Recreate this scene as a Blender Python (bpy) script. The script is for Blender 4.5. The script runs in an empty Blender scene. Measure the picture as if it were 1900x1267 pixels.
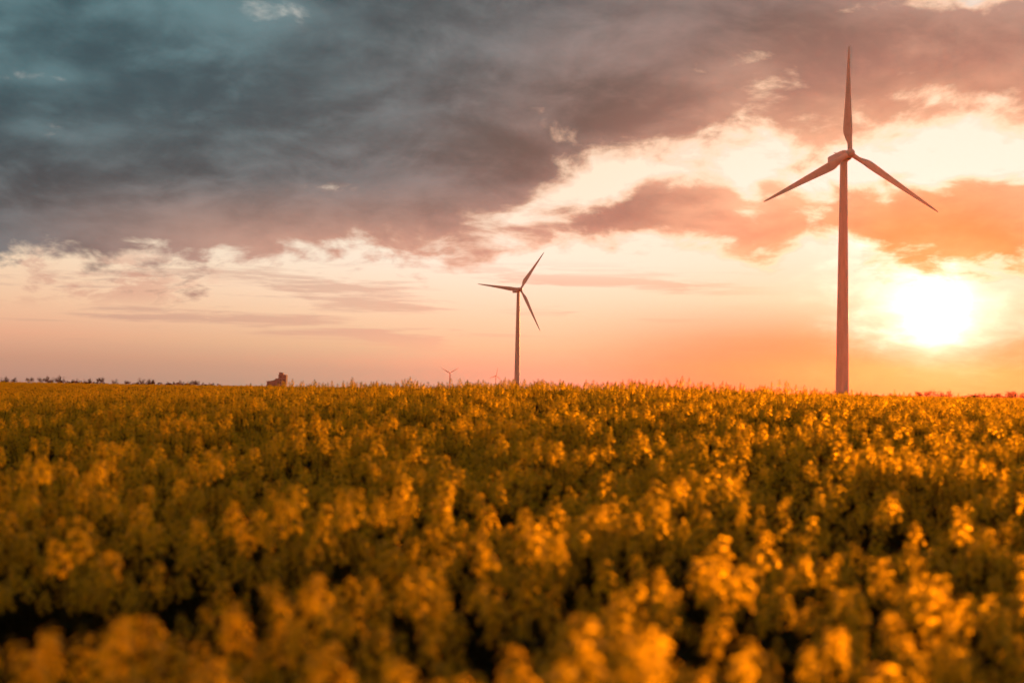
import bpy, bmesh, math, random
from mathutils import Vector, Matrix, noise as mnoise

R = math.radians
SC = bpy.context.scene
COL = SC.collection

# ------------------------------------------------------------------ camera
FPX = 50.0 / 36.0 * 1900.0                 # focal length in photo pixels
EYE = Vector((0.0, 0.0, 2.1))
PITCH, ROLL = R(2.03), R(0.90)
cam_data = bpy.data.cameras.new('camera')
cam_data.lens = 50.0
cam_data.sensor_width = 36.0
cam_data.clip_start = 0.05
cam_data.clip_end = 60000.0
cam_data.dof.use_dof = True
cam_data.dof.focus_distance = 110.0
cam_data.dof.aperture_fstop = 1.7
cam_data.dof.aperture_blades = 0
cam = bpy.data.objects.new('camera', cam_data)
COL.objects.link(cam)
cam.location = EYE
CAM_ROT = (Matrix.Rotation(R(90) + PITCH, 4, 'X') @ Matrix.Rotation(ROLL, 4, 'Z'))
cam.rotation_euler = CAM_ROT.to_euler()
SC.camera = cam


def direction(px, py):
    """world direction of a point of the photograph (1900 x 1267)"""
    v = Vector(((px - 950.0) / FPX, -(py - 633.5) / FPX, -1.0))
    return (CAM_ROT.to_3x3() @ v).normalized()


def az_el(px, py):
    d = direction(px, py)
    return math.degrees(math.atan2(d.x, d.y)), math.degrees(math.asin(d.z))


# ------------------------------------------------------------------ sun + exposure
SUN_AZ, SUN_EL = az_el(1738, 582)
sun_vec = direction(1738, 582)
sun_data = bpy.data.lights.new('sun', 'SUN')
sun_data.energy = 5.0
sun_data.angle = R(0.6)
sun_data.color = (1.0, 0.34, 0.075)
sun = bpy.data.objects.new('sun', sun_data)
COL.objects.link(sun)
sun.location = sun_vec * 200.0
sun.rotation_euler = sun_vec.to_track_quat('Z', 'Y').to_euler()

SC.view_settings.view_transform = 'Standard'
SC.view_settings.look = 'None'
SC.view_settings.exposure = 0.0
SC.view_settings.gamma = 1.0
SC.view_settings.use_curve_mapping = False
SC.cycles.use_denoising = True
SC.cycles.max_bounces = 10
SC.cycles.diffuse_bounces = 3
SC.cycles.glossy_bounces = 2
SC.cycles.transmission_bounces = 6
SC.cycles.volume_bounces = 0
SC.cycles.sample_clamp_indirect = 6.0


def lin(r, g, b):
    f = lambda c: (c / 255.0) / 12.92 if c <= 10 else ((c / 255.0 + 0.055) / 1.055) ** 2.4
    return (f(r), f(g), f(b), 1.0)


# ------------------------------------------------------------------ node helper
class Net:
    def __init__(self, tree):
        self.t = tree
        self.n = tree.nodes
        self.l = tree.links

    def node(self, kind, **kw):
        n = self.n.new(kind)
        for k, v in kw.items():
            setattr(n, k, v)
        return n

    def put(self, sock, v):
        if isinstance(v, S):
            self.l.new(v.s, sock)
        elif v is not None:
            sock.default_value = v

    def math(self, op, a, b=None, c=None, clamp=False):
        n = self.node('ShaderNodeMath', operation=op, use_clamp=clamp)
        for i, v in enumerate((a, b, c)):
            if v is not None:
                self.put(n.inputs[i], v)
        return S(self, n.outputs[0])

    def ss(self, x, a, b, lo=0.0, hi=1.0, kind='SMOOTHSTEP'):
        n = self.node('ShaderNodeMapRange', interpolation_type=kind)
        for i, v in enumerate((x, a, b, lo, hi)):
            self.put(n.inputs[i], v)
        return S(self, n.outputs[0])

    def noise(self, vec, scale, detail=6.0, rough=0.55, distort=0.0, dims='2D', colour=False, lac=2.0):
        n = self.node('ShaderNodeTexNoise', noise_dimensions=dims)
        self.put(n.inputs['Vector'], vec)
        n.inputs['Scale'].default_value = scale
        n.inputs['Detail'].default_value = detail
        n.inputs['Roughness'].default_value = rough
        n.inputs['Lacunarity'].default_value = lac
        n.inputs['Distortion'].default_value = distort
        return S(self, n.outputs['Color' if colour else 'Fac'])

    def xyz(self, x=0.0, y=0.0, z=0.0):
        n = self.node('ShaderNodeCombineXYZ')
        for i, v in enumerate((x, y, z)):
            self.put(n.inputs[i], v)
        return S(self, n.outputs[0])

    def split(self, v):
        n = self.node('ShaderNodeSeparateXYZ')
        self.put(n.inputs[0], v)
        return [S(self, o) for o in n.outputs]

    def ramp(self, fac, stops, interp='LINEAR'):
        n = self.node('ShaderNodeValToRGB')
        e = n.color_ramp.elements
        n.color_ramp.interpolation = interp
        while len(e) < len(stops):
            e.new(0.5)
        for el, (p, c) in zip(e, stops):
            el.position = p
            el.color = c
        self.put(n.inputs[0], fac)
        return S(self, n.outputs[0])

    def curve(self, x, x0, x1, y0, y1, pts):
        f = self.ss(x, x0, x1, kind='LINEAR')
        n = self.node('ShaderNodeFloatCurve')
        c = n.mapping.curves[0]
        pts = [((a - x0) / (x1 - x0), (b - y0) / (y1 - y0)) for a, b in pts]
        while len(c.points) < len(pts):
            c.points.new(0.5, 0.5)
        for p, q in zip(c.points, pts):
            p.location = q
            p.handle_type = 'AUTO_CLAMPED'
        n.mapping.update()
        self.put(n.inputs['Value'], f)
        return S(self, n.outputs[0]) * (y1 - y0) + y0

    def mix(self, f, a, b, mode='MIX'):
        n = self.node('ShaderNodeMix', data_type='RGBA', blend_type=mode)
        self.put(n.inputs[0], f)
        self.put(n.inputs[6], a)
        self.put(n.inputs[7], b)
        return S(self, n.outputs[2])

    def scale(self, col, f):
        n = self.node('ShaderNodeVectorMath', operation='SCALE')
        self.put(n.inputs[0], col)
        self.put(n.inputs['Scale'], f)
        return S(self, n.outputs[0])

    def vec(self, op, a, b):
        n = self.node('ShaderNodeVectorMath', operation=op)
        self.put(n.inputs[0], a)
        self.put(n.inputs[1], b)
        return S(self, n.outputs['Value' if op in ('DOT_PRODUCT', 'LENGTH') else 'Vector'])


class S:
    def __init__(self, net, sock):
        self.net, self.s = net, sock

    def __add__(self, o): return self.net.math('ADD', self, o)
    def __radd__(self, o): return self.net.math('ADD', o, self)
    def __sub__(self, o): return self.net.math('SUBTRACT', self, o)
    def __rsub__(self, o): return self.net.math('SUBTRACT', o, self)
    def __mul__(self, o): return self.net.math('MULTIPLY', self, o)
    def __rmul__(self, o): return self.net.math('MULTIPLY', o, self)
    def __truediv__(self, o): return self.net.math('DIVIDE', self, o)
    def __rtruediv__(self, o): return self.net.math('DIVIDE', o, self)
    def min(self, o): return self.net.math('MINIMUM', self, o)
    def max(self, o): return self.net.math('MAXIMUM', self, o)
    def abs(self): return self.net.math('ABSOLUTE', self)


# ------------------------------------------------------------------ sky (world)
def build_world():
    w = bpy.data.worlds.new('World')
    SC.world = w
    w.use_nodes = True
    w.cycles.sampling_method = 'MANUAL'
    w.cycles.sample_map_resolution = 1024
    t = w.node_tree
    t.nodes.clear()
    n = Net(t)
    tc = n.node('ShaderNodeTexCoord')
    D = S(n, tc.outputs['Generated'])
    x, y, z = n.split(D)
    az = n.math('ARCTAN2', x, y) * 57.29578
    el = n.math('ARCSINE', z) * 57.29578
    cosd = n.vec('DOT_PRODUCT', D, tuple(sun_vec))
    th = n.math('ARCCOSINE', cosd.min(1.0)) * 57.29578          # degrees from the sun

    # flat cloud deck seen in perspective
    zz = z.max(0.0) + 0.34
    P = n.xyz(x / zz, y / zz, 0.0)

    # coarse warp of the layout, so that no edge is straight
    wn = n.noise(P, 3.9, 2.0, 0.5, colour=True)
    w1, w2, w3 = n.split(wn)
    azw = az + (w1 - 0.5) * 5.0
    elw = el + (w2 - 0.5) * 1.8

    # fine billows, and the same a step nearer to the sun: their difference lights the flanks
    Pw = n.vec('ADD', P, n.scale(n.vec('SUBTRACT', wn, (0.5, 0.5, 0.5)), 0.10))
    f0 = n.noise(Pw, 6.2, 10.0, 0.57)
    sx, sy = math.sin(R(SUN_AZ)), math.cos(R(SUN_AZ))
    P2 = n.vec('ADD', Pw, (sx * 0.03, sy * 0.03, 0.0))
    f1 = n.noise(P2, 6.2, 10.0, 0.57)
    f2 = n.noise(n.vec('ADD', Pw, (5.0, 1.0, 0.0)), 18.0, 7.0, 0.55)
    big = n.noise(n.vec('ADD', P, (3.1, 7.7, 0.0)), 3.0, 5.0, 0.5)

    def pts(ps):
        return [az_el(*p) for p in ps]

    # main bank: its lower edge over azimuth
    lower = pts([(-60, 472), (60, 478), (200, 500), (330, 518), (430, 492), (520, 472), (760, 490), (880, 474), (960, 440),
                 (1040, 352), (1120, 315), (1230, 300), (1330, 285), (1400, 250), (1470, 290), (1580, 310), (1740, 275), (1960, 262)])
    eb = n.curve(azw, lower[0][0], lower[-1][0], 0.0, 20.0, lower)
    far = n.ss(az.abs(), 24.0, 60.0)
    eb = eb + (8.0 - eb) * far
    bank = (elw - eb)
    # lower row of heaped clouds in front of the bright gap
    up = pts([(900, 445), (1000, 402), (1130, 388), (1250, 338), (1330, 345), (1382, 388), (1430, 366), (1520, 396), (1570, 362),
              (1640, 384), (1668, 358), (1720, 348), (1800, 345), (1960, 338)])
    lo = pts([(900, 430), (1000, 436), (1100, 440), (1250, 432), (1330, 456), (1400, 474), (1470, 440), (1535, 424), (1590, 476),
              (1650, 490), (1760, 484), (1960, 478)])
    eu = n.curve(az + (w1 - 0.5) * 2.0, up[0][0], up[-1][0], 0.0, 20.0, up)
    elo = n.curve(az + (w1 - 0.5) * 2.0, lo[0][0], lo[-1][0], 0.0, 20.0, lo)
    e2 = el + (w2 - 0.5) * 0.9
    row = (eu - e2).min(e2 - elo) * 1.9 + 0.8
    row = row - far * 9.0 - n.ss(az, SUN_AZ + 5.0, SUN_AZ + 14.0) * 4.0

    def hole(px, py, rx, ry, amp):
        a, e = az_el(px, py)
        dx = (azw - a) * (1.0 / rx)
        dy = (elw - e) * (1.0 / ry)
        return n.math('EXPONENT', (dx * dx + dy * dy) * -1.0) * amp

    bank = bank.min(3.0)
    holes = (hole(800, 325, 2.0, 0.6, 1.5) + hole(1000, 225, 1.9, 1.0, 2.2) + hole(80, 142, 2.8, 0.6, 1.8) + hole(470, 22, 3.6, 0.9, 2.2)
             + hole(1340, 110, 1.6, 1.3, 2.0) + hole(1660, 165, 2.6, 0.8, 1.8) + hole(60, 242, 3.6, 0.5, 1.8)
             + hole(1790, 2, 5.0, 0.6, 2.8) + hole(600, 352, 5.0, 0.35, 1.0))
    dens = bank.max(row) - holes
    fb = (f0 - 0.5) * 3.8 + (f2 - 0.5) * 3.2
    dens = dens + fb
    alpha = n.ss(dens, -0.5, 1.0)
    thick = n.ss(dens, -0.2, 3.4)

    # ---- clear sky behind the clouds
    e20 = el * (1.0 / 20.0)
    near = n.ramp(e20, [(0.0, lin(90, 52, 50)), (0.055, lin(110, 70, 62)), (0.11, lin(186, 140, 112)), (0.19, lin(240, 218, 188)),
                        (0.35, lin(255, 250, 234)), (0.6, lin(255, 247, 228)), (1.0, lin(226, 218, 206))])
    mid = n.ramp(e20, [(0.0, lin(118, 170, 150)), (0.04, lin(152, 178, 152)), (0.09, lin(214, 204, 162)), (0.14, lin(240, 218, 180)),
                       (0.20, lin(254, 234, 204)), (0.26, lin(254, 246, 224)), (0.5, lin(255, 240, 212)), (1.0, lin(190, 200, 204))])
    farr = n.ramp(e20, [(0.0, lin(178, 156, 140)), (0.05, lin(202, 168, 142)), (0.10, lin(240, 184, 150)), (0.16, lin(250, 206, 168)),
                        (0.24, lin(253, 224, 190)), (0.4, lin(210, 196, 186)), (1.0, lin(150, 184, 190))])
    clear = n.mix(n.ss(th, 5.0, 16.0), near, mid)
    clear = n.mix(n.ss(th, 17.0, 40.0), clear, farr)
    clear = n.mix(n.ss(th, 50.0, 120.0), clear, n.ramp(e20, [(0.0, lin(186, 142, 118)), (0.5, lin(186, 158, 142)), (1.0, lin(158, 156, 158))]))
    sky = n.node('ShaderNodeTexSky', sky_type='NISHITA', sun_disc=False)
    sky.sun_elevation = R(SUN_EL)
    sky.sun_rotation = R(SUN_AZ)
    sky.air_density = 1.5
    sky.dust_density = 3.0
    nish = n.scale(S(n, sky.outputs[0]), 0.05)
    clear = n.mix(0.95, nish, clear)            # pale dust and thin high cloud veil the clear air

    # thin streaks low over the horizon
    st = n.noise(n.xyz(az * 0.055 + w3 * 0.3, el * 0.75, 4.0), 1.7, 6.0, 0.6)
    band = n.ss(el, 1.2, 2.4) * n.ss(el, 5.6, 4.2) * n.ss(th, 5.0, 10.0)
    st = n.ss(st, 0.50, 0.66) * band
    st2 = n.noise(n.vec('ADD', Pw, (9.0, 2.0, 0.0)), 9.0, 7.0, 0.6)
    bandl = n.ss(el, 2.8, 3.7) * n.ss(el, 5.6, 4.6) * n.ss(az, -10.0, -15.0)
    st2 = n.ss(st2, 0.46, 0.62) * bandl
    clear = n.mix(st * 0.65, clear, n.ramp(th * (1 / 40.0), [(0.0, lin(255, 190, 120)), (0.25, lin(214, 178, 148)), (0.6, lin(204, 170, 148)), (1.0, lin(186, 152, 138))]))
    clear = n.mix(st2 * 0.55, clear, n.ramp(th * (1 / 40.0), [(0.5, lin(230, 170, 140)), (1.0, lin(190, 142, 128))]))

    # dusky bank lying along the horizon below and left of the sun
    a0, e0 = az_el(1600, 700)
    dxx, dyy = (az - a0) * (1.0 / 10.0), (el - e0 + (st2 - 0.5) * 0.3) * (1.0 / 1.25)
    dusk = n.math('EXPONENT', (dxx * dxx + dyy * dyy) * -1.0) * (0.45 + f2 * 0.5)
    clear = n.mix(dusk.min(0.8), clear, lin(150, 112, 104))

    # ---- clouds
    t40 = (th + (el - 6.0).max(0.0) * 0.55) * (1.0 / 40.0)
    dark = n.ramp(t40, [(0.0, lin(250, 140, 70)), (0.09, lin(246, 134, 74)), (0.16, lin(206, 148, 110)), (0.25, lin(164, 138, 112)), (0.34, lin(126, 112, 100)),
                        (0.46, lin(72, 84, 80)), (0.62, lin(56, 76, 77)), (0.85, lin(54, 66, 68)), (1.0, lin(54, 68, 72))])
    lite = n.ramp(t40, [(0.0, lin(253, 178, 106)), (0.09, lin(252, 172, 108)), (0.16, lin(240, 188, 140)), (0.25, lin(226, 186, 148)), (0.34, lin(196, 160, 134)),
                        (0.46, lin(146, 134, 126)), (0.62, lin(116, 122, 122)), (0.85, lin(112, 118, 120)), (1.0, lin(108, 122, 126))])
    teal = n.ss(th, 16.0, 32.0) * n.ss(el, 6.0, 12.0)
    dark = n.mix(teal * 0.97, dark, lin(44, 80, 88))
    lite = n.mix(teal * 0.97, lite, lin(98, 136, 142))
    front = n.ss(th, 55.0, 120.0)                       # clouds opposite the sun are lit from the front
    dark = n.mix(front, dark, lin(116, 90, 74))
    lite = n.mix(front, lite, lin(204, 154, 116))
    rosy = n.ss(th, 11.0, 17.0) * n.ss(th, 38.0, 24.0) * n.ss(el, 8.6, 5.4)
    dark = n.mix(rosy * n.ss(thick, 1.0, 0.2, 0.35, 1.0), dark, lin(160, 124, 110))
    lite = n.mix(rosy * 0.7, lite, lin(226, 172, 146))
    lit = 0.22 + (f0 - f1) * 1.7 + (big - 0.5) * 2.2 + (f2 - 0.5) * 0.8 + (1.0 - thick) * 0.5 + holes * 0.1
    lit = n.ss(lit, -0.38, 1.2)
    cloud = n.mix(lit, dark, lite)
    rim = n.ss(dens, -0.3, 0.25) * n.ss(dens, 1.5, 0.3) * n.ss(th, 30.0, 6.0) * 0.9
    cloud = n.mix(rim, cloud, n.ramp(t40, [(0.0, lin(255, 240, 190)), (0.3, lin(255, 226, 186)), (0.6, lin(250, 200, 166)), (1.0, lin(180, 186, 184))]))
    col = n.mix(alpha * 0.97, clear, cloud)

    # ---- the sun behind thin haze
    tq = th * (1.0 + (f2 - 0.5) * 0.7 + (w3 - 0.5) * 1.2)
    g1 = n.math('EXPONENT', (tq * tq) * (-1.0 / (0.85 * 0.85))) * 3.0
    g2 = n.math('EXPONENT', (tq * tq) * (-1.0 / (2.2 * 2.2))) * n.ss(el, 0.3, 2.6, 0.25, 1.0)
    veil = 1.0 - alpha * 0.85
    glow = n.vec('ADD', n.scale((1.0, 0.93, 0.74), g1 * veil), n.scale((1.1, 0.92, 0.78), g2 * veil))
    col = n.vec('ADD', col, glow)
    # below the horizon: dull earth tone
    col = n.mix(n.ss(el, -0.2, -4.0), col, lin(70, 52, 34))
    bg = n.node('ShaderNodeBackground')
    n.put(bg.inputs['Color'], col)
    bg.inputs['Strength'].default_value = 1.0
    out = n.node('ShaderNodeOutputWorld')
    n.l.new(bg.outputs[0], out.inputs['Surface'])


build_world()


# ------------------------------------------------------------------ helpers
def tag(o, label=None, cat=None, group=None, kind=None):
    for k, v in (('label', label), ('category', cat), ('group', group), ('kind', kind)):
        if v:
            o[k] = v
    return o


def empty(name, loc=(0, 0, 0), rz=0.0):
    o = bpy.data.objects.new(name, None)
    COL.objects.link(o)
    o.location = loc
    o.rotation_euler = (0, 0, rz)
    o.empty_display_size = 0.2
    return o


def link(name, me, parent=None):
    o = bpy.data.objects.new(name, me)
    COL.objects.link(o)
    o.parent = parent
    return o


class MB:
    """collects vertices and faces of one mesh"""
    def __init__(self):
        self.v, self.f, self.m = [], [], []

    def quad(self, a, b, c, d, m=0):
        i = len(self.v)
        self.v += [tuple(a), tuple(b), tuple(c), tuple(d)]
        self.f.append((i, i + 1, i + 2, i + 3))
        self.m.append(m)

    def tri(self, a, b, c, m=0):
        i = len(self.v)
        self.v += [tuple(a), tuple(b), tuple(c)]
        self.f.append((i, i + 1, i + 2))
        self.m.append(m)

    def rings(self, rings, m=0, cap=True):
        i0 = len(self.v)
        k = len(rings[0])
        for r in rings:
            self.v += [tuple(p) for p in r]
        for a in range(len(rings) - 1):
            for b in range(k):
                c = (b + 1) % k
                self.f.append((i0 + a * k + b, i0 + a * k + c, i0 + (a + 1) * k + c, i0 + (a + 1) * k + b))
                self.m.append(m)
        if cap:
            self.f.append(tuple(i0 + b for b in reversed(range(k))))
            self.m.append(m)
            self.f.append(tuple(i0 + (len(rings) - 1) * k + b for b in range(k)))
            self.m.append(m)

    def tube(self, pts, radii, k=6, m=0):
        rings = []
        for i, p in enumerate(pts):
            p = Vector(p)
            t = (Vector(pts[min(i + 1, len(pts) - 1)]) - Vector(pts[max(i - 1, 0)])).normalized()
            u = t.cross(Vector((0.31, 0.95, 0.07))).normalized()
            w = t.cross(u)
            rings.append([p + (u * math.cos(2 * math.pi * j / k) + w * math.sin(2 * math.pi * j / k)) * radii[i] for j in range(k)])
        self.rings(rings, m)

    def box(self, x0, x1, y0, y1, z0, z1, m=0):
        self.rings([[(x0, y0, z), (x1, y0, z), (x1, y1, z), (x0, y1, z)] for z in (z0, z1)], m)

    def mesh(self, name, mats, smooth=False, bevel=0.0):
        me = bpy.data.meshes.new(name)
        me.from_pydata(self.v, [], self.f)
        for x in mats:
            me.materials.append(x)
        me.polygons.foreach_set('material_index', self.m)
        if bevel:
            bm = bmesh.new()
            bm.from_mesh(me)
            bmesh.ops.remove_doubles(bm, verts=bm.verts, dist=1e-4)
            bmesh.ops.bevel(bm, geom=list(bm.edges), offset=bevel, segments=2, affect='EDGES', clamp_overlap=True)
            bm.to_mesh(me)
            bm.free()
        if smooth:
            me.polygons.foreach_set('use_smooth', [True] * len(me.polygons))
        me.update()
        return me


# ------------------------------------------------------------------ materials
def material(name, build):
    m = bpy.data.materials.new(name)
    m.use_nodes = True
    m.node_tree.nodes.clear()
    n = Net(m.node_tree)
    sh = build(n)
    o = n.node('ShaderNodeOutputMaterial')
    n.l.new(sh, o.inputs['Surface'])
    return m


def principled(n, col, rough=0.5, spec=0.4, bump=None):
    b = n.node('ShaderNodeBsdfPrincipled')
    n.put(b.inputs['Base Color'], col)
    n.put(b.inputs['Roughness'], rough)
    b.inputs['Specular IOR Level'].default_value = spec
    if bump is not None:
        bp = n.node('ShaderNodeBump')
        bp.inputs['Strength'].default_value = 0.3
        n.put(bp.inputs['Height'], bump)
        n.l.new(bp.outputs[0], b.inputs['Normal'])
    return b.outputs[0]


def obj_rand(n):
    return S(n, n.node('ShaderNodeObjectInfo').outputs['Random'])


def obj_co(n):
    return S(n, n.node('ShaderNodeTexCoord').outputs['Object'])


def pos(n):
    return S(n, n.node('ShaderNodeNewGeometry').outputs['Position'])


def leafy(c_lo, c_hi, trans, sheen_rough, sheen, scale=60.0, forward=0.0):
    """thin plant tissue: diffuse both ways plus a waxy gloss"""
    def build(n):
        f = n.noise(obj_co(n), scale, 3.0, 0.6, dims='3D')
        f = n.ss(f, 0.3, 0.7) * 0.6 + obj_rand(n) * 0.4
        col = n.mix(f, c_lo, c_hi)
        d = n.node('ShaderNodeBsdfDiffuse')
        tr = n.node('ShaderNodeBsdfTranslucent')
        n.put(d.inputs['Color'], col)
        n.put(tr.inputs['Color'], col)
        mx = n.node('ShaderNodeMixShader')
        mx.inputs[0].default_value = trans
        n.l.new(d.outputs[0], mx.inputs[1])
        n.l.new(tr.outputs[0], mx.inputs[2])
        if forward:                                  # thin petals pass light on mostly forwards
            rf = n.node('ShaderNodeBsdfRefraction')
            rf.inputs['Roughness'].default_value = 0.6
            rf.inputs['IOR'].default_value = 1.45
            n.put(rf.inputs['Color'], col)
            m0 = n.node('ShaderNodeMixShader')
            m0.inputs[0].default_value = forward
            n.l.new(mx.outputs[0], m0.inputs[1])
            n.l.new(rf.outputs[0], m0.inputs[2])
            mx = m0
        g = n.node('ShaderNodeBsdfGlossy')
        g.inputs['Roughness'].default_value = sheen_rough
        n.put(g.inputs['Color'], (1, 1, 1, 1))
        fr = n.node('ShaderNodeFresnel')
        fr.inputs[0].default_value = 1.38
        m2 = n.node('ShaderNodeMixShader')
        n.put(m2.inputs[0], S(n, fr.outputs[0]) * sheen)
        n.l.new(mx.outputs[0], m2.inputs[1])
        n.l.new(g.outputs[0], m2.inputs[2])
        return m2.outputs[0]
    return build


M_PETAL = material('yellow_petal', leafy((0.82, 0.49, 0.005, 1), (0.92, 0.61, 0.008, 1), 0.5, 0.6, 0.05, forward=0.10))
M_BUD = material('green_bud', leafy((0.10, 0.09, 0.006, 1), (0.20, 0.14, 0.008, 1), 0.2, 0.6, 0.05))
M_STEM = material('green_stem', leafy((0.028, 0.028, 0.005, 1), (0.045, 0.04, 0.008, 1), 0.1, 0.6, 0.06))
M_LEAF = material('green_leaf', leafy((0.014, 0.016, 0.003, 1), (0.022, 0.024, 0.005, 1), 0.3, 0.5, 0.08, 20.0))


def b_soil(n):
    p = pos(n)
    a = n.noise(p, 0.9, 8.0, 0.65, dims='3D')
    b = n.noise(p, 0.004, 4.0, 0.6, dims='3D')
    c = n.mix(n.ss(a, 0.35, 0.65), (0.035, 0.03, 0.014, 1), (0.075, 0.06, 0.025, 1))
    c2 = n.mix(n.ss(a, 0.35, 0.65), (0.05, 0.055, 0.02, 1), (0.10, 0.085, 0.03, 1))
    return principled(n, n.mix(n.ss(b, 0.4, 0.6), c, c2), 0.9, 0.2, a)


def b_steel(n):
    p = obj_co(n)
    a = n.noise(n.vec('MULTIPLY', p, (1.0, 1.0, 0.12)), 0.9, 6.0, 0.6, dims='3D')
    return principled(n, n.mix(n.ss(a, 0.35, 0.75), (0.62, 0.62, 0.60, 1), (0.48, 0.48, 0.46, 1)), 0.42, 0.5)


def b_gelcoat(n):
    a = n.noise(obj_co(n), 0.35, 6.0, 0.65, dims='3D')
    return principled(n, n.mix(n.ss(a, 0.4, 0.75), (0.66, 0.66, 0.64, 1), (0.52, 0.51, 0.48, 1)), 0.38, 0.5)


def b_grey(n):
    return principled(n, (0.16, 0.16, 0.16, 1), 0.5, 0.4)


def b_concrete(n):
    p = obj_co(n)
    a = n.noise(n.vec('MULTIPLY', p, (1.0, 1.0, 0.2)), 0.25, 7.0, 0.65, dims='3D')
    return principled(n, n.mix(n.ss(a, 0.3, 0.7), (0.26, 0.25, 0.24, 1), (0.38, 0.37, 0.35, 1)), 0.85, 0.3)


def b_roof(n):
    a = n.noise(obj_co(n), 0.5, 5.0, 0.6, dims='3D')
    return principled(n, n.mix(a, (0.10, 0.09, 0.085, 1), (0.18, 0.16, 0.15, 1)), 0.7, 0.3)


def b_glass(n):
    return principled(n, (0.03, 0.035, 0.04, 1), 0.1, 0.6)


def b_bark(n):
    a = n.noise(obj_co(n), 3.0, 5.0, 0.6, dims='3D')
    return principled(n, n.mix(a, (0.05, 0.038, 0.028, 1), (0.11, 0.085, 0.06, 1)), 0.9, 0.2, a)


M_SOIL = material('field_soil', b_soil)
M_STEEL = material('painted_steel', b_steel)
M_GEL = material('blade_gelcoat', b_gelcoat)
M_GREY = material('grey_fitting', b_grey)
M_CONC = material('weathered_concrete', b_concrete)
M_ROOF = material('roof_felt', b_roof)
M_GLASS = material('dark_glass', b_glass)
M_BARK = material('tree_bark', b_bark)
M_TREE = material('tree_leaf', leafy((0.02, 0.026, 0.010, 1), (0.045, 0.045, 0.018, 1), 0.3, 0.6, 0.04, 1.0))


# ------------------------------------------------------------------ terrain
def sstep(x, a, b):
    t = min(1.0, max(0.0, (x - a) / (b - a)))
    return t * t * (3 - 2 * t)


def ground_z(x, y):
    d = math.hypot(x, y)
    dx, dy = (x - 3.0) / (12.5 if x < 3.0 else 8.6), (y - 33.0) / (16.0 if y < 33 else 18.0)
    z = 0.95 * math.exp(-0.5 * (dx * dx + dy * dy))               # the low knoll in the field
    z += 1.0 * sstep(d, 10.0, 170.0) * (1.0 - sstep(d, 260.0, 600.0))
    z -= 1.5 * sstep(d, 300.0, 900.0)
    a = min(1.0, d / 30.0)
    z += 0.05 * a * mnoise.noise(Vector((x * 0.12, y * 0.12, 3.0)))
    if d > 500:
        z += 3.0 * sstep(d, 500, 3000) * (mnoise.noise(Vector((x * 0.0007, y * 0.0007, 9.0))) - 0.6)
    return z


EYE.z = 2.04 + ground_z(0, 0)
cam.location = EYE


def build_ground():
    radii = [0.0] + [0.8 * 1.072 ** i for i in range(135)]
    radii = [r for r in radii if r < 6900] + [7000.0]
    k = 144
    v, f = [(0, 0, ground_z(0, 0))], []
    for r in radii[1:]:
        for j in range(k):
            a = 2 * math.pi * j / k
            v.append((r * math.sin(a), r * math.cos(a), ground_z(r * math.sin(a), r * math.cos(a))))
    for j in range(k):
        f.append((0, 1 + (j + 1) % k, 1 + j))
    for i in range(len(radii) - 2):
        a, b = 1 + i * k, 1 + (i + 1) * k
        for j in range(k):
            c = (j + 1) % k
            f.append((a + j, a + c, b + c, b + j))
    me = bpy.data.meshes.new('ground')
    me.from_pydata(v, [], f)
    me.polygons.foreach_set('use_smooth', [True] * len(f))
    me.materials.append(M_SOIL)
    o = link('ground', me)
    o['kind'] = 'structure'
    return min(p[2] for p in v)


LOWEST = build_ground()


# ------------------------------------------------------------------ wind turbines
def blade_mesh():
    b = MB()
    rings = []
    L = 39.2
    secs = [(0.0, 1.75, 1.75, 0), (0.03, 1.72, 1.72, 0), (0.07, 1.85, 1.50, 18), (0.12, 2.55, 1.15, 17), (0.165, 3.20, 0.95, 14), (0.20, 3.30, 0.82, 12), (0.26, 3.12, 0.70, 9.5),
            (0.36, 2.68, 0.55, 6.5), (0.48, 2.22, 0.42, 4), (0.60, 1.80, 0.33, 2.5), (0.72, 1.42, 0.25, 1.4), (0.84, 1.05, 0.18, .6), (0.93, .74, .12, .2), (0.98, .46, .08, 0), (1.0, .12, .03, 0)]
    for t, c, th, tw in secs:
        ring = []
        tw = -tw
        c *= 1.0 + 0.06 * sstep(t, .05, .2)
        k = 16
        rnd = sstep(t, 0.05, 0.14)
        for j in range(k):
            a = 2 * math.pi * j / k
            cx, cy = math.cos(a), math.sin(a)
            # x: chordwise, y: thickness; quarter chord on the pitch axis, pointed trailing edge
            px = -(0.5 * c * cx + rnd * 0.20 * c)
            taper = 1.0 - rnd * 0.62 * (0.5 + 0.5 * cx) ** 1.2
            py = 0.5 * th * cy * taper
            q = R(tw)
            ring.append((px * math.cos(q) - py * math.sin(q), px * math.sin(q) + py * math.cos(q) - 0.9 * t * t, 1.2 + t * L))
        rings.append(ring)
    b.rings(rings)
    return b.mesh('blade', [M_GEL], smooth=True)


def tower_mesh(h):
    b = MB()
    rings = []
    prof = [(0.0, 2.45), (h * .33 - .12, 2.14), (h * .33 - .1, 2.18), (h * .33 + .1, 2.18), (h * .33 + .12, 2.12), (h * .66 - .12, 1.75), (h * .66 - .1, 1.79), (h * .66 + .1, 1.79),
            (h * .66 + .12, 1.73), (h - 0.6, 1.32), (h - 0.55, 1.5), (h, 1.5)]
    for z, r in prof:
        rings.append([(r * math.cos(2 * math.pi * j / 32), r * math.sin(2 * math.pi * j / 32), z) for j in range(32)])
    b.rings(rings)
    return b.mesh('tower', [M_STEEL], smooth=False)


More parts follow.
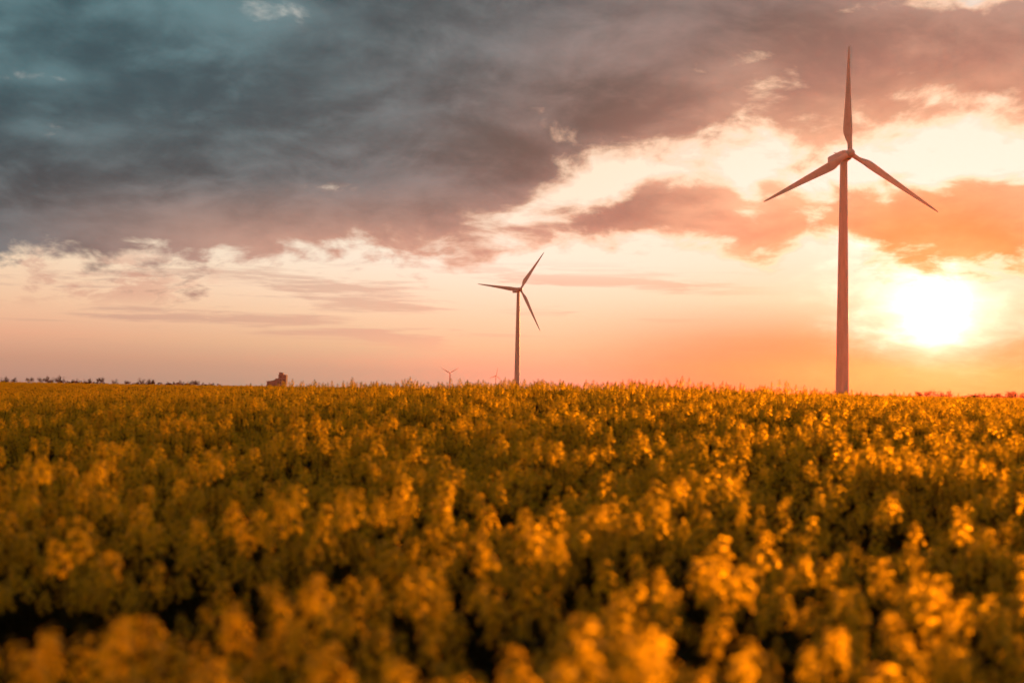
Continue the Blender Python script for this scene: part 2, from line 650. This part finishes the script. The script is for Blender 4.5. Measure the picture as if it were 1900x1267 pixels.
def nacelle_mesh():
    b = MB()
    # along -y is the rotor; rounded rectangular sections (y, half width, z low, z high)
    secs = [(-3.6, 1.15, -1.15, 1.15), (-3.3, 1.5, -1.5, 1.5), (-2.0, 1.75, -1.75, 1.8), (1.0, 1.85, -1.9, 1.95), (5.5, 1.85, -1.9, 1.95), (9.6, 1.8, -1.5, 1.95), (9.9, 1.65, -1.35, 1.8)]
    rings = []
    for y, w, z0, z1 in secs:
        zc, zh = (z0 + z1) / 2, (z1 - z0) / 2
        ring = []
        for j in range(24):
            a = 2 * math.pi * j / 24
            c, s_ = math.cos(a), math.sin(a)
            ring.append((w * math.copysign(abs(c) ** 0.3, c), y, zc + zh * math.copysign(abs(s_) ** 0.3, s_)))
        rings.append(ring)
    b.rings(rings)
    return b.mesh('nacelle', [M_GEL], smooth=False)


def hub_mesh():
    b = MB()
    rings = []
    for y, r in [(0.95, 1.25), (0.8, 1.55), (-0.4, 1.62), (-1.1, 1.45), (-1.7, 1.05), (-2.05, 0.55), (-2.15, 0.08)]:
        rings.append([(r * math.cos(2 * math.pi * j / 24), y, r * math.sin(2 * math.pi * j / 24)) for j in range(24)])
    b.rings(rings)
    return b.mesh('hub', [M_GEL], smooth=True)


def door_mesh():
    b = MB()
    b.box(-0.45, 0.45, -0.06, 0.06, 0, 2.1)
    return b.mesh('door', [M_GREY])


BLADE, NAC, HUB, DOOR = blade_mesh(), nacelle_mesh(), hub_mesh(), door_mesh()


def mast_mesh():
    b = MB()
    b.tube([(0, 0, 0), (0, 0, 1.5)], [0.1, 0.08], 6)
    b.tube([(-0.45, 0, 1.2), (0.45, 0, 1.2)], [0.07, 0.07], 6)
    b.tube([(-0.45, 0, 1.2), (-0.45, 0, 1.5)], [0.06, 0.1], 6)
    b.tube([(0.45, 0, 1.2), (0.45, 0, 1.45)], [0.06, 0.08], 6)
    return b.mesh('wind_mast', [M_GREY])


def light_mesh():
    b = MB()
    b.tube([(0, 0, 0), (0, 0, 0.35), (0, 0, 0.36), (0, 0, 0.7)], [0.09, 0.09, 0.2, 0.16], 8)
    return b.mesh('beacon', [M_GREY])


MAST, BEACON = mast_mesh(), light_mesh()


def turbine(px, py, dist, yaw, spin, label):
    """hub seen at photo point (px, py), dist metres away; yaw: rotor axis turned from facing the camera; spin: first blade clockwise from up"""
    d = direction(px, py)
    hub = EYE + d * (dist / math.hypot(d.x, d.y))
    face = Vector((math.sin(yaw), -math.cos(yaw), 0))             # where the rotor looks
    base = Vector((hub.x - face.x * 5.2, hub.y - face.y * 5.2, 0))
    base.z = ground_z(base.x, base.y) - 0.3
    h = hub.z - 1.6 - base.z
    root = empty('wind_turbine', base, yaw)
    tag(root, label, 'wind turbine', 'wind turbines on the plain')
    tw = link('tower', tower_mesh(h), root)
    dr = link('door', DOOR, tw)
    dr.location = (0.0, -2.42, 1.6)
    nc = link('nacelle', NAC, root)
    nc.location = (0, -0.2, h + 1.55)
    nc.rotation_euler = (R(-4), 0, 0)
    for y in (7.6, 2.4):
        m = link('wind_mast' if y > 3 else 'beacon', MAST if y > 3 else BEACON, nc)
        m.location = (0.3, y, 1.78)
    hb = link('hub', HUB, root)
    hb.location = (0, -4.9, h + 1.9)
    hb.rotation_euler = (R(-4), 0, 0)
    for i in range(3):
        bl = link('blade', BLADE, hb)
        bl.rotation_euler = (0, spin + i * 2 * math.pi / 3, 0)
    return root


turbine(1578, 286, 533.0, R(14), R(0.5), 'tall pale turbine standing nearest, beside the low sun')
turbine(966, 537, 1235.0, R(22), R(34), 'mid-distance turbine at the centre of the skyline')
turbine(835, 692, 5300.0, R(10), R(60), 'tiny far turbine whose two raised blades make a V')
turbine(921, 697, 6500.0, R(25), R(12), 'tiny far turbine just left of the mid-distance tower')


# ------------------------------------------------------------------ grain elevator on the skyline
def elevator():
    D = 2500.0
    def at(px):
        d = direction(px, 716)
        s = D / d.y
        return Vector((d.x * s, D, 0))
    m = D / FPX
    zb = ground_z(at(520).x, D) - 0.3
    horizon = EYE.z
    root = empty('grain_elevator', (at(520).x, D, zb))
    tag(root, 'grey concrete grain elevator with stepped block on the skyline', 'building')

    def X(px): return (px - 520) * m
    def Z(py): return (720.0 - py) * m + horizon - zb
    def part(name, mat, x0, x1, y0, y1, z0, z1, parent=root, bevel=0.0):
        b = MB()
        b.box(x0, x1, y0, y1, z0, z1)
        return link(name, b.mesh(name, [mat], bevel=bevel), parent)
    t = part('tower_block', M_CONC, X(517.6), X(532), -8, 8, 0, Z(695.2))
    part('roof', M_ROOF, X(517.3), X(532.3), -8.3, 8.3, Z(695.2), Z(694.8), t)
    for i in range(4):
        for j in range(2):
            w = part('window', M_GLASS, X(521 + 6 * j), X(523 + 6 * j), -8.12, -8.01, 8 + 5.5 * i, 9.8 + 5.5 * i, t)
    p = part('head_house', M_CONC, X(518.4), X(525.8), -6, 6, Z(694.8), Z(691.8))
    b = MB()
    b.rings([[(X(518.2), y, Z(691.8)), (X(526.2), y, Z(691.8)), (X(526.2), y, Z(692.0) + .4), (X(518.2), y, Z(690.3))] for y in (-6.3, 6.3)])
    link('sloped_roof', b.mesh('sloped_roof', [M_ROOF]), p)
    a = part('annex', M_CONC, X(511.8), X(517.6), -7, 7, 0, Z(702.2))
    part('roof', M_ROOF, X(511.5), X(517.6), -7.3, 7.3, Z(702.2), Z(701.8), a)
    b = MB()
    b.rings([[(X(496.5), y, 0), (X(511.8), y, 0), (X(511.8), y, Z(704.8)), (X(505), y, Z(707.0)), (X(496.5), y, Z(708.0))] for y in (-9, 9)])
    sh = link('storage_shed', b.mesh('storage_shed', [M_CONC]), root)
    b = MB()
    b.rings([[(X(495), y, Z(708.1)), (X(505), y, Z(707.0)), (X(511.8), y, Z(704.7)), (X(511.8), y, Z(704.2)), (X(505), y, Z(706.4)), (X(495), y, Z(707.4))] for y in (-9.6, 9.6)])
    link('shed_roof', b.mesh('shed_roof', [M_ROOF]), sh)


elevator()


# ------------------------------------------------------------------ trees on the skyline
def tree_parts(seed, spread, lift, leaves):
    """open crown on a forked trunk, about 8 m tall; returns (trunk mesh, crown mesh)"""
    rng = random.Random(seed)
    tb, cb = MB(), MB()
    tb.tube([(0, 0, 0), (0.1, 0, 1.6), (0.05, 0.05, 3.2)], [0.28, 0.22, 0.17], 8)
    tips = []
    for i in range(7):
        a = i * 2.4 + rng.uniform(-.4, .4)
        r = spread * rng.uniform(.55, 1.0)
        z1 = lift + rng.uniform(-.6, 2.6)
        p0 = Vector((0.05, 0.05, rng.uniform(1.8, 3.1)))
        p2 = Vector((r * math.cos(a), r * math.sin(a), z1))
        p1 = p0.lerp(p2, .5) + Vector((0, 0, .6))
        tb.tube([p0, p1, p2], [.12, .08, .03], 5)
        tips.append(p2)
        for j in range(4):
            q = p1.lerp(p2, rng.random()) + Vector((rng.uniform(-1, 1), rng.uniform(-1, 1), rng.uniform(-.2, 1.3))) * 1.1
            tb.tube([p1.lerp(p2, .3 + .15 * j), q], [.045, .015], 4)
            tips.append(q)
    for k in range(leaves):
        c = rng.choice(tips) + Vector([rng.gauss(0, .55) for _ in range(3)])
        u = Vector([rng.gauss(0, 1) for _ in range(3)]).normalized()
        w = u.orthogonal().normalized()
        s = rng.uniform(.14, .34)
        cb.quad(c - u * s, c - w * s * .6, c + u * s, c + w * s * .6)
    return tb.mesh('trunk', [M_BARK]), cb.mesh('crown', [M_TREE])


TREES = [tree_parts(3, 3.2, 6.2, 520), tree_parts(8, 2.6, 6.8, 420), tree_parts(14, 3.9, 5.6, 600), tree_parts(21, 2.1, 6.4, 700)]


def bush_parts(seed):
    rng = random.Random(seed)
    tb, cb = MB(), MB()
    for i in range(6):
        a = rng.uniform(0, 6.28)
        tb.tube([(0.2 * math.cos(a), 0.2 * math.sin(a), 0), (1.2 * math.cos(a), 1.2 * math.sin(a), 2.0)], [.09, .03], 5)
    for k in range(900):
        a, r = rng.uniform(0, 6.28), math.sqrt(rng.random())
        z = rng.uniform(.1, 1.0)
        c = Vector((3.4 * r * math.cos(a), 2.2 * r * math.sin(a), (2.9 + .7 * math.sin(a * 3 + seed)) * z * math.sqrt(max(.05, 1 - r * r * .8))))
        u = Vector([rng.gauss(0, 1) for _ in range(3)]).normalized()
        w = u.orthogonal().normalized()
        s = rng.uniform(.15, .38)
        cb.quad(c - u * s, c - w * s * .6, c + u * s, c + w * s * .6)
    return tb.mesh('stems', [M_BARK]), cb.mesh('crown', [M_TREE])


BUSHES = [bush_parts(2), bush_parts(5)]
ORD = ['first', 'second', 'third', 'fourth', 'fifth', 'sixth', 'seventh', 'eighth', 'ninth', 'tenth', 'eleventh', 'twelfth', 'thirteenth', 'fourteenth',
       'fifteenth', 'sixteenth', 'seventeenth', 'eighteenth', 'nineteenth', 'twentieth']


def plant_far(kind, px, top, dist, var, name, label, cat, group, wide=1.0):
    """a far tree whose crown reaches photo height `top`"""
    hor = 727.0 + (px - 950.0) * math.tan(ROLL)
    d = direction(px, hor)
    p = Vector((d.x, d.y, 0)).normalized() * dist
    zb = ground_z(p.x, p.y)
    want = EYE.z + (hor - top + 1.5) / FPX * dist - zb
    src = (TREES if kind == 'tree' else BUSHES)[var]
    nat = max(v.co.z for v in src[1].vertices)
    rng = random.Random(int(px * 7))
    o = empty(name, (p.x, p.y, zb - 0.05), rng.uniform(0, 6.28) if kind == 'tree' else rng.uniform(-.4, .4))
    s = want / nat
    o.scale = (s * wide, s * wide, s)
    tag(o, label, cat, group)
    link('trunk' if kind == 'tree' else 'stems', src[0], o)
    link('crown', src[1], o)


LEFT_TREES = [(8, 699, 2), (26, 701, 1), (56, 701, 0), (76, 701, 0), (92, 698, 2), (112, 697, 2), (139, 702, 1), (162, 702, 2), (186, 701, 0), (212, 703, 1), (236, 707, 0), (263, 701, 1),
              (280, 704, 0), (334, 706, 1), (362, 706, 0)]
for i, (px, top, var) in enumerate(LEFT_TREES):
    plant_far('tree', px, top, 1350.0 + 40 * math.sin(i * 2.1), var, 'bare_tree',
              'sparse spreading tree on the left skyline, %s from the left edge' % ORD[i], 'tree', 'sparse trees along the left skyline', 1.1 if var == 2 else 1.0)
LEFT_BUSHES = [(4, 708), (122, 708), (134, 707), (146, 707.5), (166, 708), (188, 709), (256, 709.5), (270, 709), (286, 709), (308, 710), (322, 709.5), (338, 710), (354, 710), (374, 711), (396, 711.5)]
for i, (px, top) in enumerate(LEFT_BUSHES):
    plant_far('bush', px, top, 1280.0, i % 2, 'hedge_bush', 'low dark bush under the left skyline trees, %s from the left edge' % ORD[i], 'bush', 'low bushes along the left skyline', 1.35)
RIGHT = [(1704, 726, 3), (1722, 725, 3), (1740, 722, 2), (1755, 724, 2), (1812, 730, 0), (1834, 727, 2), (1852, 729, 3), (1876, 725, 3), (1888, 728, 0)]
for i, (px, top, var) in enumerate(RIGHT):
    plant_far('tree', px, top, 760.0, var, 'leafy_tree', 'small hazy tree on the skyline below the sun, %s from the left there' % ORD[i], 'tree', 'hazy trees below the sun', 1.2)
for i, px in enumerate((1800, 1822, 1844, 1862, 1882, 1898)):
    plant_far('bush', px, 733, 720.0, i % 2, 'hedge_bush', 'low hazy bush at the right end of the skyline, %s from the left there' % ORD[i], 'bush', 'hazy bushes at the right end of the skyline', 1.6)


# ------------------------------------------------------------------ rapeseed
def raceme(b, base, axis, size, rng, head_m=0, bud_m=1):
    """one flower head: open four-petalled flowers round a stalk, buds on top"""
    ax = axis.normalized()
    u = ax.cross(Vector((0.2, 0.9, 0.3))).normalized()
    w = ax.cross(u)
    n = 25
    for i in range(n):
        t = i / (n - 1.0)
        a = i * 2.39996 + rng.uniform(-.3, .3)
        rad = (0.047 - 0.027 * t) * size * rng.uniform(.65, 1.3)
        out = u * math.cos(a) + w * math.sin(a)
        c = base + ax * (0.125 * t * size) + out * rad
        nd = (out * (1.0 - 0.45 * t) + ax * (0.35 + 0.8 * t) + Vector([rng.uniform(-.25, .25) for _ in range(3)])).normalized()
        e1 = nd.orthogonal().normalized()
        e2 = nd.cross(e1)
        ra = rng.uniform(0, 1.5)
        s = 0.0138 * size * rng.uniform(.85, 1.2)
        for k in range(4):
            q = ra + k * math.pi / 2
            p = e1 * math.cos(q) + e2 * math.sin(q)
            o = e2 * math.cos(q) - e1 * math.sin(q)
            b.quad(c, c + p * s * .65 + o * s * .45 + nd * s * .22, c + p * s * 1.1 + nd * s * .05, c + p * s * .65 - o * s * .45 + nd * s * .22, head_m)
        r0 = base + ax * (0.125 * t * size - 0.012 * size)
        sd = ax.cross(out) * 0.0007
        b.quad(r0 - sd, r0 + sd, c + sd, c - sd, bud_m)
    for i in range(9):
        a = i * 2.39996
        rr = 0.0045 * math.sqrt(i) * size
        c = base + ax * ((0.145 - 0.0012 * i) * size) + (u * math.cos(a) + w * math.sin(a)) * rr
        s = 0.0042 * size
        pts = [c + ax * s * 1.6, c + u * s, c + w * s, c - u * s, c - w * s, c - ax * s]
        for j in range(4):
            b.tri(pts[0], pts[1 + j], pts[1 + (j + 1) % 4], bud_m)
    top = base + ax * 0.14 * size
    b.tube([base - ax * 0.03 * size, top], [0.0022 * size, 0.0012 * size], 4, bud_m)


def leaf(b, base, out, length, width, rng):
    up = Vector((0, 0, 1))
    side = out.cross(up).normalized()
    n = 5
    prev = None
    for i in range(n + 1):
        t = i / n
        c = base + out * (length * t) + up * (length * (0.35 * t - 0.75 * t * t))
        hw = width * math.sin(math.pi * min(.98, .12 + .86 * t)) * .5
        l, m_, r = c - side * hw + up * hw * .35, c, c + side * hw + up * hw * .35
        if prev:
            b.quad(prev[0], prev[1], m_, l)
            b.quad(prev[1], prev[2], r, m_)
        prev = (l, m_, r)


def plant_meshes(seed):
    """parts of one rapeseed plant in plant coordinates: list of (name, mesh)"""
    rng = random.Random(seed)
    out = []
    H = rng.uniform(1.04, 1.26)
    lean = Vector((rng.uniform(-.06, .06), rng.uniform(-.06, .06), 0))
    def axis(t): return lean * (t * t) + Vector((0, 0, H * t))
    sb = MB()
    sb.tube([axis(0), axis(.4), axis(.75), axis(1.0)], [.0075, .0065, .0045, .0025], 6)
    heads = [(axis(1.0), Vector((lean.x * .5, lean.y * .5, 1)), rng.uniform(.92, 1.12))]
    nb = rng.randint(2, 4)
    for i in range(nb):
        t = .50 + .30 * i / nb + rng.uniform(-.03, .03)
        a = i * 2.4 + rng.uniform(-.5, .5)
        d = Vector((math.cos(a), math.sin(a), 0))
        p0 = axis(t)
        ln = (1.0 - t) * H * rng.uniform(.78, 1.06)
        sp = rng.uniform(.10, .22)
        p1 = p0 + d * sp * .6 + Vector((0, 0, ln * .5))
        p2 = p0 + d * sp + Vector((0, 0, ln))
        sb.tube([p0, p1, p2], [.0038, .003, .0018], 5)
        heads.append((p2, (p2 - p1).normalized(), rng.uniform(.68, .96)))
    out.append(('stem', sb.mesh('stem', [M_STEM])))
    for i in range(8):
        t = .16 + .085 * i + rng.uniform(-.03, .03)
        a = 1.2 + i * 2.4 + rng.uniform(-.4, .4)
        lb = MB()
        leaf(lb, axis(t), Vector((math.cos(a), math.sin(a), .25)).normalized(), rng.uniform(.16, .27) * (1.2 - .4 * t), rng.uniform(.06, .1), rng)
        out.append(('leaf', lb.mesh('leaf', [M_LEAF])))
    for p, ax, s in heads:
        hb = MB()
        raceme(hb, p, ax, s, rng)
        out.append(('flower_head', hb.mesh('flower_head', [M_PETAL, M_BUD])))
    return out


FEATURE = [(1092, 1190, 2.9, 0, 'broad blurred flower head standing clear at the bottom edge, right of centre'),
           (672, 1222, 3.1, 1, 'tall blurred flower head at the bottom edge, left of centre'),
           (985, 985, 5.2, 2, 'tall flower head standing alone in the middle of the foreground'),
           (424, 948, 5.8, 3, 'single upright flower head in the left foreground'),
           (635, 925, 5.6, 4, 'tall flower clump left of the middle of the field'),
           (160, 985, 5.0, 5, 'tall flower clump near the left edge of the foreground'),
           (205, 1180, 3.4, 6, 'tall blurred flower head near the bottom left corner'),
           (1350, 1020, 4.8, 7, 'tall flower clump in the right foreground below the nearest tower')]
VARS = [plant_meshes(100 + i) for i in range(8)]


def build_field():
    rng = random.Random(77)
    spots = []

    def patch(x, y):
        return mnoise.noise(Vector((x * 0.8, y * 0.55, 5.0))) + 0.6 * mnoise.noise(Vector((x * 2.0, y * 1.6, 1.0)))
    # silhouette of the canopy per azimuth, to leave out what lies hidden behind the knoll
    def hidden(x, y):
        d = math.hypot(x, y)
        if d < 24:
            return False
        a = (ground_z(x, y) + 1.5 - EYE.z) / d
        for k in range(1, 9):
            t = k / 9.0
            q = d * t
            if q > 8 and (ground_z(x * t, y * t) + 0.95 - EYE.z) / q > a:
                return True
        return False
    r = 2.2
    while r < 330.0:
        dr = max(.22, r * .016)
        rho = 20.0 if r < 18 else max(1.6, 20.0 * 18 / r)
        half = R(20.5) + 1.6 / max(r, 1.0)
        half = min(half, R(75))
        cnt = rho * dr * r * 2 * half
        k = int(cnt) + (1 if rng.random() < cnt - int(cnt) else 0)
        for _ in range(k):
            q = r + rng.random() * dr
            a = rng.uniform(-half, half)
            x, y = q * math.sin(a), q * math.cos(a)
            pt = patch(x, y)
            if pt < -0.22 and rng.random() < .7:
                continue
            if q > 40 and hidden(x, y):
                continue
            s = rng.uniform(.84, 1.06) * (1.0 + .07 * max(-1, min(1, pt)))
            if rng.random() < .03:
                s *= 1.08
            spots.append((q, x, y, ground_z(x, y), s, rng.uniform(0, 6.283), rng.randrange(len(VARS)), rng.uniform(-.09, .09), rng.uniform(-.09, .09)))
        r += dr
    spots.sort()
    # the 300 nearest in the picture are plants of their own
    near, rest = [], []
    for sp in spots:
        q, x, y = sp[:3]
        if len(near) < 335 and abs(math.atan2(x, y)) < R(20.2) + .05 / q and q > 3.6:
            near.append(sp)
        else:
            rest.append(sp)
    own = []
    for px, py, q, vi, text in FEATURE:            # a few that stand taller than the rest
        d = direction(px, py)
        k = q / math.hypot(d.x, d.y)
        x, y = d.x * k, d.y * k
        top = max(v.co.z for nm, me in VARS[vi] if nm == 'flower_head' for v in me.vertices) - 0.06
        z = ground_z(x, y)
        own.append((q, x, y, z, (EYE.z + d.z * k - z) / top, vi * 1.3, vi, 0.0, 0.0, text))
    near = own + [p + (None,) for p in near if min(math.hypot(p[1] - o[1], p[2] - o[2]) for o in own) > .36][:300 - len(own)]
    for q, x, y, z, s, rz, vi, tx, ty, text in near:
        o = bpy.data.objects.new('rapeseed_plant', None)
        COL.objects.link(o)
        o.empty_display_size = .1
        o.location = (x, y, z)
        o.rotation_euler = (tx, ty, rz)
        o.scale = (s, s, s)
        o['label'] = text or 'blurred yellow-flowering rapeseed plant in the nearest part of the field'
        o['category'] = 'rapeseed plant'
        o['group'] = 'rapeseed plants nearest the camera'
        for name, me in VARS[vi]:
            c = bpy.data.objects.new(name, me)
            c.parent = o
            COL.objects.link(c)
        SRC.setdefault(vi, o)
    # the rest of the crop: one object, plants set on points
    me = bpy.data.meshes.new('rapeseed_crop')
    me.from_pydata([(p[1], p[2], p[3]) for p in rest], [], [])
    for nm, typ in (('rot', 'FLOAT_VECTOR'), ('size', 'FLOAT'), ('pick', 'INT')):
        me.attributes.new(nm, typ, 'POINT')
    me.attributes['rot'].data.foreach_set('vector', [c for p in rest for c in (p[7], p[8], p[5])])
    me.attributes['size'].data.foreach_set('value', [p[4] for p in rest])
    me.attributes['pick'].data.foreach_set('value', [p[6] for p in rest])
    crop = link('rapeseed_crop', me)
    tag(crop, 'mass of yellow-flowering rapeseed covering the field to the skyline', 'crop', kind='stuff')
    g = bpy.data.node_groups.new('crop_scatter', 'GeometryNodeTree')
    g.interface.new_socket('Geometry', in_out='INPUT', socket_type='NodeSocketGeometry')
    g.interface.new_socket('Geometry', in_out='OUTPUT', socket_type='NodeSocketGeometry')
    N, L = g.nodes, g.links
    gi, go = N.new('NodeGroupInput'), N.new('NodeGroupOutput')
    allv = N.new('GeometryNodeJoinGeometry')
    insts = []
    for vi in range(len(VARS)):
        j = N.new('GeometryNodeJoinGeometry')
        for ch in reversed([c for c in COL.objects if c.parent is SRC[vi]]):
            oi = N.new('GeometryNodeObjectInfo')
            oi.transform_space = 'ORIGINAL'
            oi.inputs['Object'].default_value = ch
            L.new(oi.outputs['Geometry'], j.inputs[0])
        gt = N.new('GeometryNodeGeometryToInstance')
        L.new(j.outputs[0], gt.inputs[0])
        insts.append(gt)
    for gt in reversed(insts):
        L.new(gt.outputs[0], allv.inputs[0])
    def attr(nm, typ):
        a = N.new('GeometryNodeInputNamedAttribute')
        a.data_type = typ
        a.inputs['Name'].default_value = nm
        return next(o for o in a.outputs if o.enabled and o.name == 'Attribute')
    ip = N.new('GeometryNodeInstanceOnPoints')
    ip.inputs['Pick Instance'].default_value = True
    L.new(gi.outputs[0], ip.inputs['Points'])
    L.new(allv.outputs[0], ip.inputs['Instance'])
    L.new(attr('pick', 'INT'), ip.inputs['Instance Index'])
    e2r = N.new('FunctionNodeEulerToRotation')
    L.new(attr('rot', 'FLOAT_VECTOR'), e2r.inputs[0])
    L.new(e2r.outputs[0], ip.inputs['Rotation'])
    L.new(attr('size', 'FLOAT'), ip.inputs['Scale'])
    L.new(ip.outputs[0], go.inputs[0])
    md = crop.modifiers.new('scatter', 'NODES')
    md.node_group = g


SRC = {}
build_field()


# ------------------------------------------------------------------ air
def build_haze():
    b = MB()
    b.box(-7300, 7300, -7300, 7300, LOWEST - 1.0, 150.0)
    m = bpy.data.materials.new('sunset_haze')
    m.use_nodes = True
    m.node_tree.nodes.clear()
    n = Net(m.node_tree)
    v = n.node('ShaderNodeVolumePrincipled')
    v.inputs['Color'].default_value = (1.0, 0.27, 0.16, 1.0)
    v.inputs['Density'].default_value = 3.6e-5
    v.inputs['Anisotropy'].default_value = 0.82
    o = n.node('ShaderNodeOutputMaterial')
    n.l.new(v.outputs[0], o.inputs['Volume'])
    h = link('haze', b.mesh('haze', [m]))
    tag(h, 'thin warm evening haze filling the air', 'haze', kind='stuff')


build_haze()
